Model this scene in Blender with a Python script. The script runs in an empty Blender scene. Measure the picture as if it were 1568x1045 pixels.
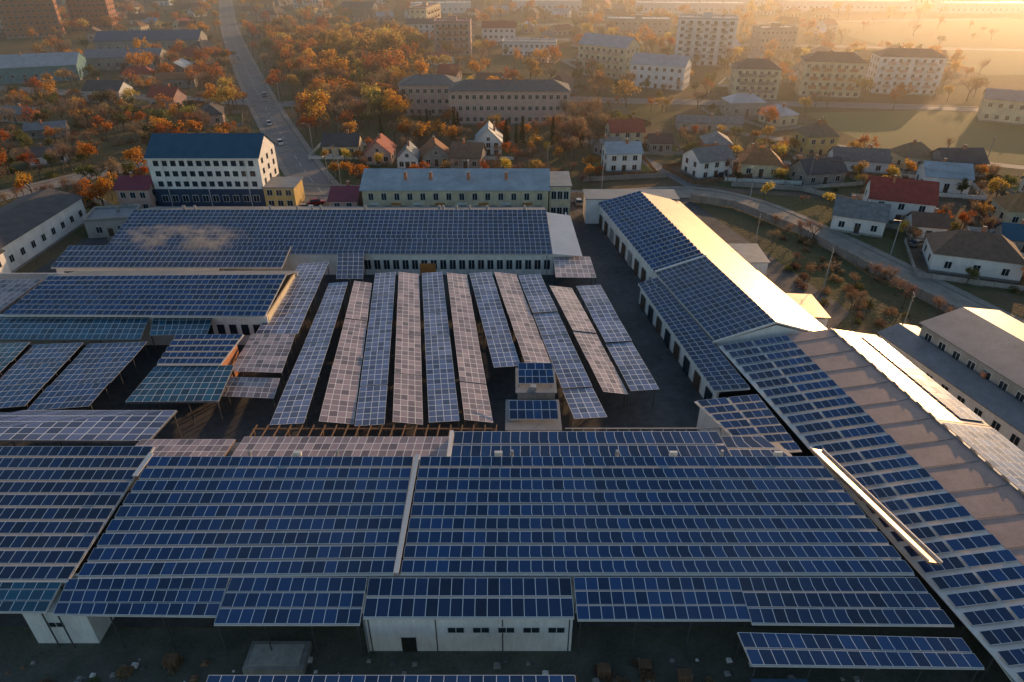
import bpy, math, random
from mathutils import Vector, Matrix
random.seed(7)
R=random.random
def U(a,b): return random.uniform(a,b)
SC=bpy.context.scene
SUN_AZ=37; SUN_EL=11.5

# ------------------------------------------------------------------ materials
def newmat(name):
    m=bpy.data.materials.new(name); m.use_nodes=True
    nt=m.node_tree; nt.nodes.clear()
    out=nt.nodes.new('ShaderNodeOutputMaterial')
    return m,nt,out
def N(nt,t,**k):
    n=nt.nodes.new(t)
    for a,v in k.items(): setattr(n,a,v)
    return n
def math_(nt,op,a,b=None,c=None):
    n=nt.nodes.new('ShaderNodeMath'); n.operation=op
    for i,v in enumerate((a,b,c)):
        if v is None: continue
        if isinstance(v,(int,float)): n.inputs[i].default_value=v
        else: nt.links.new(v,n.inputs[i])
    return n.outputs[0]
def mixc(nt,fac,a,b):
    n=nt.nodes.new('ShaderNodeMix'); n.data_type='RGBA'
    if isinstance(fac,(int,float)): n.inputs[0].default_value=fac
    else: nt.links.new(fac,n.inputs[0])
    for i,v in ((6,a),(7,b)):
        if isinstance(v,(tuple,list)): n.inputs[i].default_value=(v[0],v[1],v[2],1)
        else: nt.links.new(v,n.inputs[i])
    return n.outputs[2]
def ramp(nt,val,a,b):
    n=nt.nodes.new('ShaderNodeMapRange'); n.inputs[1].default_value=a; n.inputs[2].default_value=b
    nt.links.new(val,n.inputs[0]); return n.outputs[0]
def noise(nt,vec,scale,detail=4,rough=.6):
    n=nt.nodes.new('ShaderNodeTexNoise'); n.inputs['Scale'].default_value=scale
    n.inputs['Detail'].default_value=detail; n.inputs['Roughness'].default_value=rough
    nt.links.new(vec,n.inputs['Vector']); return n.outputs['Fac']
def scalevec(nt,vec,s):
    n=nt.nodes.new('ShaderNodeVectorMath'); n.operation='MULTIPLY'
    nt.links.new(vec,n.inputs[0]); n.inputs[1].default_value=s; return n.outputs[0]
def M(name,col,rough=.8,metal=0,var=.3,scale=.6,col2=None,stripe=0,bump=0.0,spec=.5,perobj=0.0):
    m,nt,out=newmat(name)
    bs=N(nt,'ShaderNodeBsdfPrincipled'); nt.links.new(bs.outputs[0],out.inputs[0])
    geo=N(nt,'ShaderNodeNewGeometry'); pos=geo.outputs['Position']
    nz=noise(nt,pos,scale,5); nz2=noise(nt,scalevec(nt,pos,(3,3,.5)),scale*3,3)
    f=ramp(nt,math_(nt,'ADD',math_(nt,'MULTIPLY',nz,.6),math_(nt,'MULTIPLY',nz2,.4)),.3,.7)
    c2=col2 or tuple(c*(1-var*1.6) for c in col)
    c1=tuple(min(1,c*(1+var*.4)) for c in col)
    c=mixc(nt,f,c2,c1)
    if perobj:
        oi=N(nt,'ShaderNodeObjectInfo')
        hs=N(nt,'ShaderNodeHueSaturation'); nt.links.new(c,hs.inputs['Color'])
        nt.links.new(math_(nt,'ADD',1-perobj,math_(nt,'MULTIPLY',oi.outputs['Random'],2*perobj)),hs.inputs['Value'])
        nt.links.new(math_(nt,'ADD',.5-perobj*.08,math_(nt,'MULTIPLY',oi.outputs['Random'],perobj*.16)),hs.inputs['Hue'])
        c=hs.outputs[0]
    if stripe:
        w=N(nt,'ShaderNodeTexWave'); w.inputs['Scale'].default_value=stripe; w.inputs['Distortion'].default_value=0
        nt.links.new(pos,w.inputs['Vector'])
        c=mixc(nt,math_(nt,'MULTIPLY',w.outputs['Fac'],.25),c,tuple(x*.4 for x in col))
    nt.links.new(c,bs.inputs['Base Color'])
    bs.inputs['Roughness'].default_value=rough; bs.inputs['Metallic'].default_value=metal
    bs.inputs['Specular IOR Level'].default_value=spec
    if bump:
        b=N(nt,'ShaderNodeBump'); b.inputs['Strength'].default_value=bump; b.inputs['Distance'].default_value=.05
        nt.links.new(nz2,b.inputs['Height']); nt.links.new(b.outputs[0],bs.inputs['Normal'])
    return m
def solar(name,base,fw=.026,rough=.1,fcol=(.80,.80,.82),jit=.03,cellf=.10,dustf=.05,film=.10):
    m,nt,out=newmat(name)
    bs=N(nt,'ShaderNodeBsdfPrincipled'); nt.links.new(bs.outputs[0],out.inputs[0])
    uv=N(nt,'ShaderNodeUVMap'); sp=N(nt,'ShaderNodeSeparateXYZ'); nt.links.new(uv.outputs[0],sp.inputs[0])
    u,v=sp.outputs[0],sp.outputs[1]
    fu=math_(nt,'FRACT',u); fv=math_(nt,'FRACT',v)
    du=math_(nt,'MINIMUM',fu,math_(nt,'SUBTRACT',1,fu)); dv=math_(nt,'MINIMUM',fv,math_(nt,'SUBTRACT',1,fv))
    mask=math_(nt,'MAXIMUM',math_(nt,'LESS_THAN',du,fw),math_(nt,'LESS_THAN',dv,fw))
    cu=math_(nt,'FRACT',math_(nt,'MULTIPLY',u,6)); cv=math_(nt,'FRACT',math_(nt,'MULTIPLY',v,8))
    cell=math_(nt,'MAXIMUM',math_(nt,'LESS_THAN',cu,.07),math_(nt,'LESS_THAN',cv,.07))
    fl=N(nt,'ShaderNodeVectorMath',operation='FLOOR'); nt.links.new(uv.outputs[0],fl.inputs[0])
    geo=N(nt,'ShaderNodeNewGeometry')
    wn=N(nt,'ShaderNodeTexWhiteNoise'); wn.noise_dimensions='3D'
    oi=N(nt,'ShaderNodeObjectInfo')
    ad=N(nt,'ShaderNodeVectorMath',operation='ADD'); nt.links.new(fl.outputs[0],ad.inputs[0])
    cx=N(nt,'ShaderNodeCombineXYZ'); nt.links.new(math_(nt,'MULTIPLY',oi.outputs['Random'],100),cx.inputs[2]); nt.links.new(cx.outputs[0],ad.inputs[1])
    nt.links.new(ad.outputs[0],wn.inputs['Vector'])
    c=mixc(nt,wn.outputs['Value'],tuple(x*.55 for x in base),tuple(x*1.5 for x in base))
    big=ramp(nt,noise(nt,geo.outputs['Position'],.05,3,.5),.42,.66)
    c=mixc(nt,math_(nt,'MULTIPLY',big,film),c,(.26,.25,.29))
    c=mixc(nt,math_(nt,'MULTIPLY',cell,cellf),c,(.2,.25,.35))
    dust=ramp(nt,noise(nt,geo.outputs['Position'],.9,5),.45,.8)
    c=mixc(nt,math_(nt,'MULTIPLY',dust,dustf),c,(.25,.24,.22))
    c=mixc(nt,mask,c,fcol)
    nt.links.new(c,bs.inputs['Base Color'])
    nt.links.new(math_(nt,'ADD',math_(nt,'ADD',rough,math_(nt,'MULTIPLY',big,.10)),math_(nt,'MULTIPLY',mask,.3)),bs.inputs['Roughness'])
    s=N(nt,'ShaderNodeVectorMath',operation='SUBTRACT'); nt.links.new(wn.outputs['Color'],s.inputs[0]); s.inputs[1].default_value=(.5,.5,.5)
    s2=scalevec(nt,s.outputs[0],(jit,jit,jit))
    a=N(nt,'ShaderNodeVectorMath',operation='ADD'); nt.links.new(geo.outputs['Normal'],a.inputs[0]); nt.links.new(s2,a.inputs[1])
    nn=N(nt,'ShaderNodeVectorMath',operation='NORMALIZE'); nt.links.new(a.outputs[0],nn.inputs[0]); nt.links.new(nn.outputs[0],bs.inputs['Normal'])
    bs.inputs['Specular IOR Level'].default_value=.75
    return m

SB=solar('solar_glass_blue',(.008,.043,.135))
SD=solar('solar_glass_dark',(.008,.028,.085))
ST=solar('solar_glass_teal',(.008,.075,.13))
SP=solar('solar_glass_pink_sky_tint',(.31,.24,.25),fw=.035,rough=.25,fcol=(.9,.88,.86))  # pink sky reflection painted into the panel base colour
SM=solar('solar_glass_lilac_sky_tint',(.12,.155,.27),fw=.035,rough=.18,fcol=(.9,.9,.9))  # silvery blue base, with the lilac sky reflection mixed into its colour
m_roofl=M('light_metal_roof',(.80,.76,.72),.38,.1,.12,.3)
m_roofg=M('grey_metal_roof',(.26,.27,.29),.5,.3,.25,.4)
m_roofp=M('weathered_metal_roof',(.50,.34,.30),.42,.1,.25,.5,stripe=1.2)
m_roofs=M('shiny_metal_roof',(.74,.55,.38),.38,.85,.2,.5,stripe=.8)
m_roofb=M('blue_metal_roof',(.06,.13,.20),.45,.1,.2,.4,stripe=2)
m_roofc=M('pale_blue_metal_roof',(.46,.52,.57),.4,.1,.3,.35,stripe=1.5)
m_roofr=M('red_tile_roof',(.40,.08,.05),.7,0,.3,1)
m_roofo=M('orange_brown_tile_roof',(.34,.14,.07),.8,0,.3,1,perobj=.3)
m_rooft=M('brown_tile_roof',(.22,.13,.09),.8,0,.3,1,perobj=.35)
m_roofy=M('slate_roof',(.22,.22,.22),.8,0,.35,.9,perobj=.35)
m_roofk=M('dark_felt_roof',(.11,.105,.11),.85,0,.3,.4)
m_maroon=M('maroon_roof',(.26,.05,.07),.5,0,.2,.5)
m_white=M('white_render_wall',(.82,.82,.81),.85,0,.18,.35)
m_cream=M('cream_render_wall',(.76,.64,.44),.85,0,.25,.4)
m_yell=M('yellow_render_wall',(.70,.50,.20),.85,0,.25,.4)
m_pink=M('pink_brick_wall',(.66,.44,.37),.9,0,.2,.5)
m_brick=M('brick_wall',(.50,.22,.12),.9,0,.2,.8)
m_grey=M('concrete_wall',(.40,.38,.35),.9,0,.3,.3,perobj=.25)
m_navy=M('navy_panel_wall',(.03,.06,.12),.5,0,.2,.5)
m_teal=M('teal_painted_wall',(.15,.32,.36),.8,0,.3,.5)
m_glass=M('window_glass',(.03,.045,.06),.12,0,.4,.9)
m_frame=M('window_frame_paint',(.7,.7,.68),.6,0,.1,1)
m_green=M('green_window_paint',(.07,.24,.16),.6,0,.2,1)
m_door=M('door_paint',(.10,.07,.05),.6,0,.3,1)
m_orange=M('orange_panel_paint',(.62,.25,.07),.7,0,.3,.8)
m_steel=M('galvanised_steel',(.42,.43,.44),.45,.3,.2,1)
m_post=M('dark_steel',(.10,.10,.11),.6,.2,.3,1)
m_wood=M('weathered_timber',(.24,.14,.08),.85,0,.3,1)
m_conc=M('concrete_slab',(.34,.33,.31),.9,0,.35,.25,bump=.2)
m_asph=M('asphalt',(.105,.105,.11),.85,0,.45,.10,bump=.2)
m_road=M('road_asphalt',(.24,.23,.22),.8,0,.25,.2)
m_pave=M('pavement_slabs',(.34,.31,.27),.9,0,.3,.4)
m_mark=M('road_paint',(.7,.7,.68),.7,0,.3,3)
m_soil=M('yard_soil',(.13,.12,.10),.95,0,.5,.35,col2=(.045,.055,.035),bump=.6)
m_field=M('field_grass',(.13,.16,.05),.95,0,.3,.03,col2=(.19,.155,.07),bump=.3)
m_plot1=M('garden_soil',(.19,.14,.095),.95,0,.4,.4,bump=.4)
m_plot2=M('garden_grass',(.12,.16,.05),.95,0,.4,.3,bump=.4)
m_bark=M('bark',(.15,.115,.09),.95,0,.3,3)
m_black=M('rubber',(.02,.02,.02),.8)

def ground_mat():
    m,nt,out=newmat('ground_cover')
    bs=N(nt,'ShaderNodeBsdfPrincipled'); nt.links.new(bs.outputs[0],out.inputs[0])
    pos=N(nt,'ShaderNodeNewGeometry').outputs['Position']
    a=ramp(nt,noise(nt,pos,.02,6),.4,.62); b=ramp(nt,noise(nt,pos,.15,5),.35,.65); d=ramp(nt,noise(nt,pos,1.2,5),.3,.7)
    vo=N(nt,'ShaderNodeTexVoronoi'); vo.inputs['Scale'].default_value=.035; nt.links.new(pos,vo.inputs['Vector'])
    sepc=N(nt,'ShaderNodeSeparateColor'); nt.links.new(vo.outputs['Color'],sepc.inputs[0])
    c=mixc(nt,a,(.20,.145,.09),(.14,.15,.06))
    c=mixc(nt,math_(nt,'MULTIPLY',b,.6),c,(.25,.19,.12))
    c=mixc(nt,math_(nt,'MULTIPLY',ramp(nt,sepc.outputs[0],.5,.9),.5),c,(.10,.135,.05))
    c=mixc(nt,math_(nt,'MULTIPLY',d,.45),c,(.07,.058,.04))
    nt.links.new(c,bs.inputs['Base Color']); bs.inputs['Roughness'].default_value=.95; bs.inputs['Specular IOR Level'].default_value=.1
    bu=N(nt,'ShaderNodeBump'); bu.inputs['Strength'].default_value=.7; bu.inputs['Distance'].default_value=.4
    nt.links.new(d,bu.inputs['Height']); nt.links.new(bu.outputs[0],bs.inputs['Normal'])
    return m
m_ground=ground_mat()
def leafmat(name,c1,c2):
    m,nt,out=newmat(name)
    bs=N(nt,'ShaderNodeBsdfPrincipled'); tr=N(nt,'ShaderNodeBsdfTranslucent'); mx=N(nt,'ShaderNodeMixShader'); mx.inputs[0].default_value=.55
    pos=N(nt,'ShaderNodeNewGeometry').outputs['Position']; oi=N(nt,'ShaderNodeObjectInfo')
    c=mixc(nt,ramp(nt,noise(nt,pos,1.3,3),.35,.65),c1,c2)
    hs=N(nt,'ShaderNodeHueSaturation'); nt.links.new(c,hs.inputs['Color'])
    nt.links.new(math_(nt,'ADD',.475,math_(nt,'MULTIPLY',oi.outputs['Random'],.05)),hs.inputs['Hue'])
    nt.links.new(math_(nt,'ADD',.7,math_(nt,'MULTIPLY',oi.outputs['Random'],.6)),hs.inputs['Value'])
    nt.links.new(hs.outputs[0],bs.inputs['Base Color']); nt.links.new(hs.outputs[0],tr.inputs[0])
    bs.inputs['Roughness'].default_value=.8; bs.inputs['Specular IOR Level'].default_value=.15
    nt.links.new(bs.outputs[0],mx.inputs[1]); nt.links.new(tr.outputs[0],mx.inputs[2]); nt.links.new(mx.outputs[0],out.inputs[0])
    return m
l_or=leafmat('orange_leaves',(.56,.19,.04),(.62,.30,.06))
l_ye=leafmat('yellow_leaves',(.66,.42,.09),(.50,.34,.10))
l_br=leafmat('brown_twigs',(.23,.15,.105),(.33,.21,.13))
l_gr=leafmat('dull_green_leaves',(.12,.135,.05),(.21,.18,.07))
l_co=leafmat('conifer_needles',(.025,.05,.022),(.04,.065,.025))

# ------------------------------------------------------------------ mesh builder
class B:
    def __init__(s,name,loc=(0,0,0),rot=0):
        s.name=name; s.loc=loc; s.rot=rot; s.p={}
    def f(s,part,mat,vs,uv=None):
        s.p.setdefault(part,[]).append((mat,[tuple(v) for v in vs],uv))
    def box(s,part,mat,x0,x1,y0,y1,z0,z1):
        s.hexa(part,mat,[(x0,y0,z0),(x1,y0,z0),(x1,y1,z0),(x0,y1,z0)],[(x0,y0,z1),(x1,y0,z1),(x1,y1,z1),(x0,y1,z1)])
    def hexa(s,part,mat,b,t):
        s.f(part,mat,[b[3],b[2],b[1],b[0]]); s.f(part,mat,t)
        for i in range(4):
            j=(i+1)%4; s.f(part,mat,[b[i],b[j],t[j],t[i]])
    def beam(s,part,mat,a,b,w=.1,h=None):
        h=h or w; a=Vector(a); b=Vector(b); d=(b-a).normalized()
        up=Vector((0,0,1)) if abs(d.z)<.9 else Vector((1,0,0))
        x=d.cross(up).normalized()*w/2; y=x.normalized().cross(d).normalized()*h/2
        A=[a-x-y,a+x-y,a+x+y,a-x+y]; C=[b-x-y,b+x-y,b+x+y,b-x+y]
        s.hexa(part,mat,A,C)
    def cyl(s,part,mat,a,b,r0,r1,n=6):
        a=Vector(a); b=Vector(b); d=(b-a).normalized(); up=Vector((0,0,1)) if abs(d.z)<.9 else Vector((1,0,0))
        x=d.cross(up).normalized(); y=x.cross(d)
        A=[a+(x*math.cos(6.2832*i/n)+y*math.sin(6.2832*i/n))*r0 for i in range(n)]
        C=[b+(x*math.cos(6.2832*i/n)+y*math.sin(6.2832*i/n))*r1 for i in range(n)]
        for i in range(n): s.f(part,mat,[A[i],A[(i+1)%n],C[(i+1)%n],C[i]])
        s.f(part,mat,C); s.f(part,mat,A[::-1])
    def mesh(s,faces,nm):
        mats=[];V=[];F=[];mi=[];uvs=[]
        for mat,vs,uv in faces:
            if mat not in mats: mats.append(mat)
            k=len(V); V+=vs; F.append(tuple(range(k,k+len(vs)))); mi.append(mats.index(mat))
            uvs+= (uv if uv else [(0,0)]*len(vs))
        me=bpy.data.meshes.new(nm); me.from_pydata(V,[],F)
        for m in mats: me.materials.append(m)
        me.polygons.foreach_set('material_index',mi)
        ul=me.uv_layers.new(name='UVMap'); fl=[]
        for a in uvs: fl+=[a[0],a[1]]
        ul.data.foreach_set('uv',fl); me.update(); return me
    def finish(s):
        col=SC.collection
        if len(s.p)==1:
            ob=bpy.data.objects.new(s.name,s.mesh(list(s.p.values())[0],s.name)); col.objects.link(ob); root=ob
        else:
            root=bpy.data.objects.new(s.name,None); col.objects.link(root); root.empty_display_size=.5
            for k,v in s.p.items():
                ob=bpy.data.objects.new(k,s.mesh(v,s.name+'_'+k)); col.objects.link(ob); ob.parent=root
        root.location=s.loc; root.rotation_euler=(0,0,s.rot)
        return root
def lerp(a,b,t): return tuple(a[i]+(b[i]-a[i])*t for i in range(3))
def bil(Q,s,t): return lerp(lerp(Q[0],Q[1],s),lerp(Q[3],Q[2],s),t)
def up(v,d): return (v[0],v[1],v[2]+d)
def dist(a,b): return math.sqrt(sum((a[i]-b[i])**2 for i in range(3)))
# Q = far-left, far-right, near-right, near-left
def panels(b,Q,n,modw,gap=.16,lift=.16,tilt=.12,vper=1,mat=SB,part='solar_panels',segs=1,seggap=.0,jz=0,inset=0,th=.05):
    for k in range(segs):
        sa=k/segs+seggap/2; sb=(k+1)/segs-seggap/2
        for i in range(n):
            t0=inset+(1-2*inset)*(i+gap/2)/n; t1=inset+(1-2*inset)*(i+1-gap/2)/n
            j0=U(-jz,jz); j1=U(-jz,jz)
            T=[up(bil(Q,sa,t0),lift+tilt+j0),up(bil(Q,sb,t0),lift+tilt+j0),up(bil(Q,sb,t1),lift+j1),up(bil(Q,sa,t1),lift+j1)]
            nu=max(1,round(dist(T[0],T[1])/modw)); o=random.randint(0,50)*2
            b.f(part,mat,[T[3],T[2],T[1],T[0]],[(o,i*7),(o+nu,i*7),(o+nu,i*7+vper),(o,i*7+vper)])
            L=[up(v,-th) for v in T]
            for a in range(4):
                c=(a+1)%4
                b.f('panel_frames',m_steel,[T[a],T[c],L[c],L[a]])
            b.f('panel_frames',m_steel,L)
def slab(b,part,mat,Q,th=.12):
    L=[up(v,-th) for v in Q]
    b.f(part,mat,[Q[3],Q[2],Q[1],Q[0]]); b.f(part,mat,L)
    for a in range(4):
        c=(a+1)%4; b.f(part,mat,[Q[a],Q[c],L[c],L[a]])
def posts(b,Q,ns,nt_,r=.06,mat=None,drop=.12):
    mat=mat or m_post
    for i in range(ns+1):
        for j in range(nt_+1):
            p=bil(Q,.02+.96*i/ns,.04+.92*j/nt_); b.beam('posts',mat,(p[0],p[1],0),(p[0],p[1],p[2]-drop),r*2)
FOOT=[]
def windows(b,side,x0,x1,y,z0,floors,fh,n,ww=1.3,wh=1.5,frame=m_frame,glass=m_glass,sill=.95):
    for k in range(floors):
        for i in range(n):
            c=x0+(x1-x0)*(i+.5)/n; z=z0+k*fh+sill
            def P(a,d,h):
                return {'f':(a,y-d,h),'b':(a,y+d,h),'l':(y-d,a,h),'r':(y+d,a,h)}[side]
            w=ww/2+.09
            o=[P(c-w,.05,z-.09),P(c+w,.05,z-.09),P(c+w,.05,z+wh+.09),P(c-w,.05,z+wh+.09)]
            bk=[P(c-w,-.02,z-.09),P(c+w,-.02,z-.09),P(c+w,-.02,z+wh+.09),P(c-w,-.02,z+wh+.09)]
            b.f('windows',frame,o)
            for q in range(4): b.f('windows',frame,[o[q],o[(q+1)%4],bk[(q+1)%4],bk[q]])
            w=ww/2
            b.f('windows',glass,[P(c-w,.07,z),P(c-.04,.07,z),P(c-.04,.07,z+wh),P(c-w,.07,z+wh)])
            b.f('windows',glass,[P(c+.04,.07,z),P(c+w,.07,z),P(c+w,.07,z+wh),P(c+.04,.07,z+wh)])
def building(name,x,y,w,d,h,rot=0,roof='gable',rh=2.5,wall=m_white,rm=m_roofy,floors=1,nf=3,ns=2,oh=.4,chim=1,door=True,ww=1.2,wh=1.4,axis='x',foot=True,frame=m_frame,balc=None):
    b=B(name,(x,y,0),math.radians(rot)); X=w/2; Y=d/2
    if foot: FOOT.append((x,y,max(w,d)*.5+1.5))
    b.box('walls',wall,-X,X,-Y,Y,-.2,h)
    b.box('plinth',m_grey,-X-.06,X+.06,-Y-.06,Y+.06,-.2,.5)
    fh=h/floors
    windows(b,'f',-X+.4,X-.4,-Y,0,floors,fh,nf,ww,wh,frame,sill=(fh-wh)*.45)
    windows(b,'b',-X+.4,X-.4,Y,0,floors,fh,nf,ww,wh,frame,sill=(fh-wh)*.45)
    if ns:
        windows(b,'l',-Y+.4,Y-.4,-X,0,floors,fh,ns,ww,wh,frame,sill=(fh-wh)*.45)
        windows(b,'r',-Y+.4,Y-.4,X,0,floors,fh,ns,ww,wh,frame,sill=(fh-wh)*.45)
    if door:
        b.box('door',m_door,-.55,.55,-Y-.1,-Y-.065,0,2.1)
        b.box('doorstep',m_conc,-.9,.9,-Y-1.0,-Y-.11,0,.2)
    if floors>=4:
        bm=balc or random.choice([m_white,m_pink,m_brick,m_grey])
        for k in range(1,floors):
            for q in (-.62,-.22,.22,.62):
                b.box('balconies',bm,X*q-1.4,X*q+1.4,-Y-1.2,-Y-.09,k*fh+.05,k*fh+1.1)
    if roof=='flat':
        b.box('roof',rm,-X-.1,X+.1,-Y-.1,Y+.1,h+.002,h+.25)
        for (a0,a1,c0,c1) in ((-X-.1,X+.1,-Y-.1,-Y+.15),(-X-.1,X+.1,Y-.15,Y+.1),(-X-.1,-X+.15,-Y+.16,Y-.16),(X-.15,X+.1,-Y+.16,Y-.16)):
            b.box('parapet',wall,a0,a1,c0,c1,h+.255,h+.7)
        if w>15 and h>8.5: b.box('roof_hatch',wall,-2.2,2.2,-1.6,1.6,h+.256,h+2.4); b.box('roof_hatch',rm,-2.4,2.4,-1.8,1.8,h+2.41,h+2.55)
        for i in range(int(w/7)):
            xx=U(-X+1,X-1); b.box('vents',m_grey,xx-.3,xx+.3,Y*.3,Y*.3+.6,h+.256,h+1.2)
    else:
        if axis=='x':
            k=(X if roof=='gable' else X-Y*.8); e=X+oh; g=Y+oh; drop=rh*oh/Y
            if roof=='gable':
                slab(b,'roof',rm,[(-e,0,h+rh+.1),(e,0,h+rh+.1),(e,-g,h-drop+.1),(-e,-g,h-drop+.1)],.14)
                slab(b,'roof',rm,[(-e,g,h-drop+.1),(e,g,h-drop+.1),(e,0,h+rh+.1),(-e,0,h+rh+.1)],.14)
                for sx in (-X,X): b.f('walls',wall,[(sx,-Y,h),(sx,Y,h),(sx,0,h+rh-.05)])
            else:
                kk=max(.3,k); z0=h-drop+.1
                rl,rr=(-kk,0,h+rh+.1),(kk,0,h+rh+.1)
                c=[(-e,-g,z0),(e,-g,z0),(e,g,z0),(-e,g,z0)]
                b.f('roof',rm,[c[0],c[1],rr,rl]); b.f('roof',rm,[c[1],c[2],rr]); b.f('roof',rm,[c[2],c[3],rl,rr]); b.f('roof',rm,[c[3],c[0],rl])
                b.f('roof',m_frame,[up(v,-.02) for v in c[::-1]])
        else:
            e=Y+oh; g=X+oh; drop=rh*oh/X
            slab(b,'roof',rm,[(-g,e,h-drop+.1),(0,e,h+rh+.1),(0,-e,h+rh+.1),(-g,-e,h-drop+.1)],.14)
            slab(b,'roof',rm,[(0,e,h+rh+.1),(g,e,h-drop+.1),(g,-e,h-drop+.1),(0,-e,h+rh+.1)],.14)
            for sy in (-Y,Y): b.f('walls',wall,[(-X,sy,h),(X,sy,h),(0,sy,h+rh-.05)])
            if rh>2: windows(b,'f',-.9,.9,-Y,h,1,1,1,.9,1,frame,sill=.2)
        for i in range(chim):
            cx=U(-X*.5,X*.5); cy=U(-.2,.2)*Y
            b.box('chimney',m_brick,cx-.3,cx+.3,cy-.3,cy+.3,h+rh*.4,h+rh+.9); b.box('chimney',m_grey,cx-.36,cx+.36,cy-.36,cy+.36,h+rh+.902,h+rh+1.0)
    return b.finish()
NP=[0]
def plot(x,y,w,d,rot):
    NP[0]+=1; z=.004+.0001*NP[0]; a=math.radians(rot)
    W=w/2+U(3,6); D=d/2+U(4,8)
    b=B('garden_plot',(x,y,0),a); b.f('s',random.choice([m_plot1,m_plot2,m_plot2]),[(-W,-D,z),(W,-D,z),(W,D,z),(-W,D,z)])
    if R()<.6: b.f('s',m_pave,[(-1.0,-D,z+.004),(1.0,-D,z+.004),(1.0,-d/2-1.1,z+.004),(-1.0,-d/2-1.1,z+.004)])
    b.finish()
    b=B('garden_fence',(x,y,0),a); fm=random.choice([m_wood,m_grey,m_frame,m_grey])
    c=[(-W,-D),(W,-D),(W,D),(-W,D)]
    for i in range(4):
        p=c[i]; q=c[(i+1)%4]; L=math.hypot(q[0]-p[0],q[1]-p[1]); n=max(2,int(L/2.5))
        b.beam('boards',fm,(p[0],p[1],.75),(q[0],q[1],.75),.05,1.0)
        for k in range(n):
            t=k/n; xx=p[0]+(q[0]-p[0])*t; yy=p[1]+(q[1]-p[1])*t; b.box('posts',fm,xx-.07,xx+.07,yy-.07,yy+.07,0,1.4)
    b.finish()

def ribbon(name,pts,w,z,mat,off=0,dash=None):
    b=B(name); P=[Vector((p[0],p[1],0)) for p in pts]
    S=[]
    for i in range(len(P)-1):
        p0=P[max(0,i-1)];p1=P[i];p2=P[i+1];p3=P[min(len(P)-1,i+2)]
        n=max(2,int((p2-p1).length/4))
        for k in range(n):
            t=k/n; S.append(.5*((2*p1)+(p2-p0)*t+(2*p0-5*p1+4*p2-p3)*t*t+(3*p1-p0-3*p2+p3)*t**3))
    S.append(P[-1]); E=[]
    for i,p in enumerate(S):
        d=(S[min(i+1,len(S)-1)]-S[max(i-1,0)]).normalized(); n=Vector((-d.y,d.x,0)); E.append((p+n*(off-w/2),p+n*(off+w/2)))
    for i in range(len(E)-1):
        if dash and i%2: continue
        a,b1=E[i]; c,d=E[i+1]
        b.f('s',mat,[(a.x,a.y,z),(c.x,c.y,z),(d.x,d.y,z),(b1.x,b1.y,z)])
        if z>.09:
            b.f('s',m_conc,[(a.x,a.y,0),(c.x,c.y,0),(c.x,c.y,z),(a.x,a.y,z)]); b.f('s',m_conc,[(b1.x,b1.y,0),(d.x,d.y,0),(d.x,d.y,z),(b1.x,b1.y,z)])
    b.finish(); return S
ROADP=[]
NR=[0]
def road(pts,w,pave=True,mark=True,mat=m_road):
    NR[0]+=1; z=.028+.003*NR[0]
    S=ribbon('road',pts,w,z,mat)
    if pave:
        ribbon('pavement',pts,1.8,.13+.002*NR[0],m_pave,off=w/2+1.0); ribbon('pavement',pts,1.8,.13+.002*NR[0],m_pave,off=-w/2-1.0)
    if mark: ribbon('road_marking',pts,.18,z+.015,m_mark,dash=True)
    for p in S: ROADP.append((p.x,p.y,w/2+2.5))
    return S

# ------------------------------------------------------------------ ground
g=B('ground'); g.f('g',m_ground,[(-3000,-400,0),(3000,-400,0),(3000,4000,0),(-3000,4000,0)]); g.finish()
g=B('factory_yard'); g.f('g',m_asph,[(-100,44,.015),(46,44,.015),(44,90,.015),(62,110,.015),(46,172,.015),(-46,172,.015),(-96,160,.015),(-100,100,.015)]); g.finish()
g=B('yard_soil'); g.f('g',m_soil,[(-100,10,.01),(70,10,.01),(60,43.9,.01),(-100,43.9,.01)]); g.finish()
FIELD=[(118,208),(230,190),(270,285),(112,270)]; FIELD2=[(230,350),(420,360),(520,600),(220,580)]
g=B('field'); g.f('g',m_field,[(x,y,.024) for x,y in FIELD]); g.finish()
g=B('field'); g.f('g',m_field,[(x,y,.024) for x,y in FIELD2]); g.finish()

main=[(-290,770),(-208,549),(-139,378),(-100,285),(-74,226),(-58,191),(-47.6,171)]
r_main=road(main,8.5)
r_e=road([(-60,180),(-20,176),(20,174),(48,177),(62,167),(72,147),(79,129),(88,104),(100,70),(108,40)],5.5,mark=False,mat=m_pave)
r_n=road([(18,240),(40,207),(50,181)],4.5,pave=False,mark=False)
road([(60,252),(90,232),(150,200),(220,180)],4.5,pave=False,mark=False)
road([(50,181),(90,172),(125,165),(170,150)],4,pave=False,mark=False,mat=m_plot1)
road([(-160,150),(-135,174),(-113,200),(-84,214),(-72,222)],6,mark=False,mat=m_pave)
road([(-210,553),(-100,520),(60,470),(300,430)],7,mark=False)
road([(-98,283),(-30,300),(60,290),(160,280),(300,250)],6,mark=False)
road([(-300,340),(-200,310),(-100,287)],6,mark=False)
road([(-60,560),(120,560),(400,600)],9,mark=False)

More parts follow.
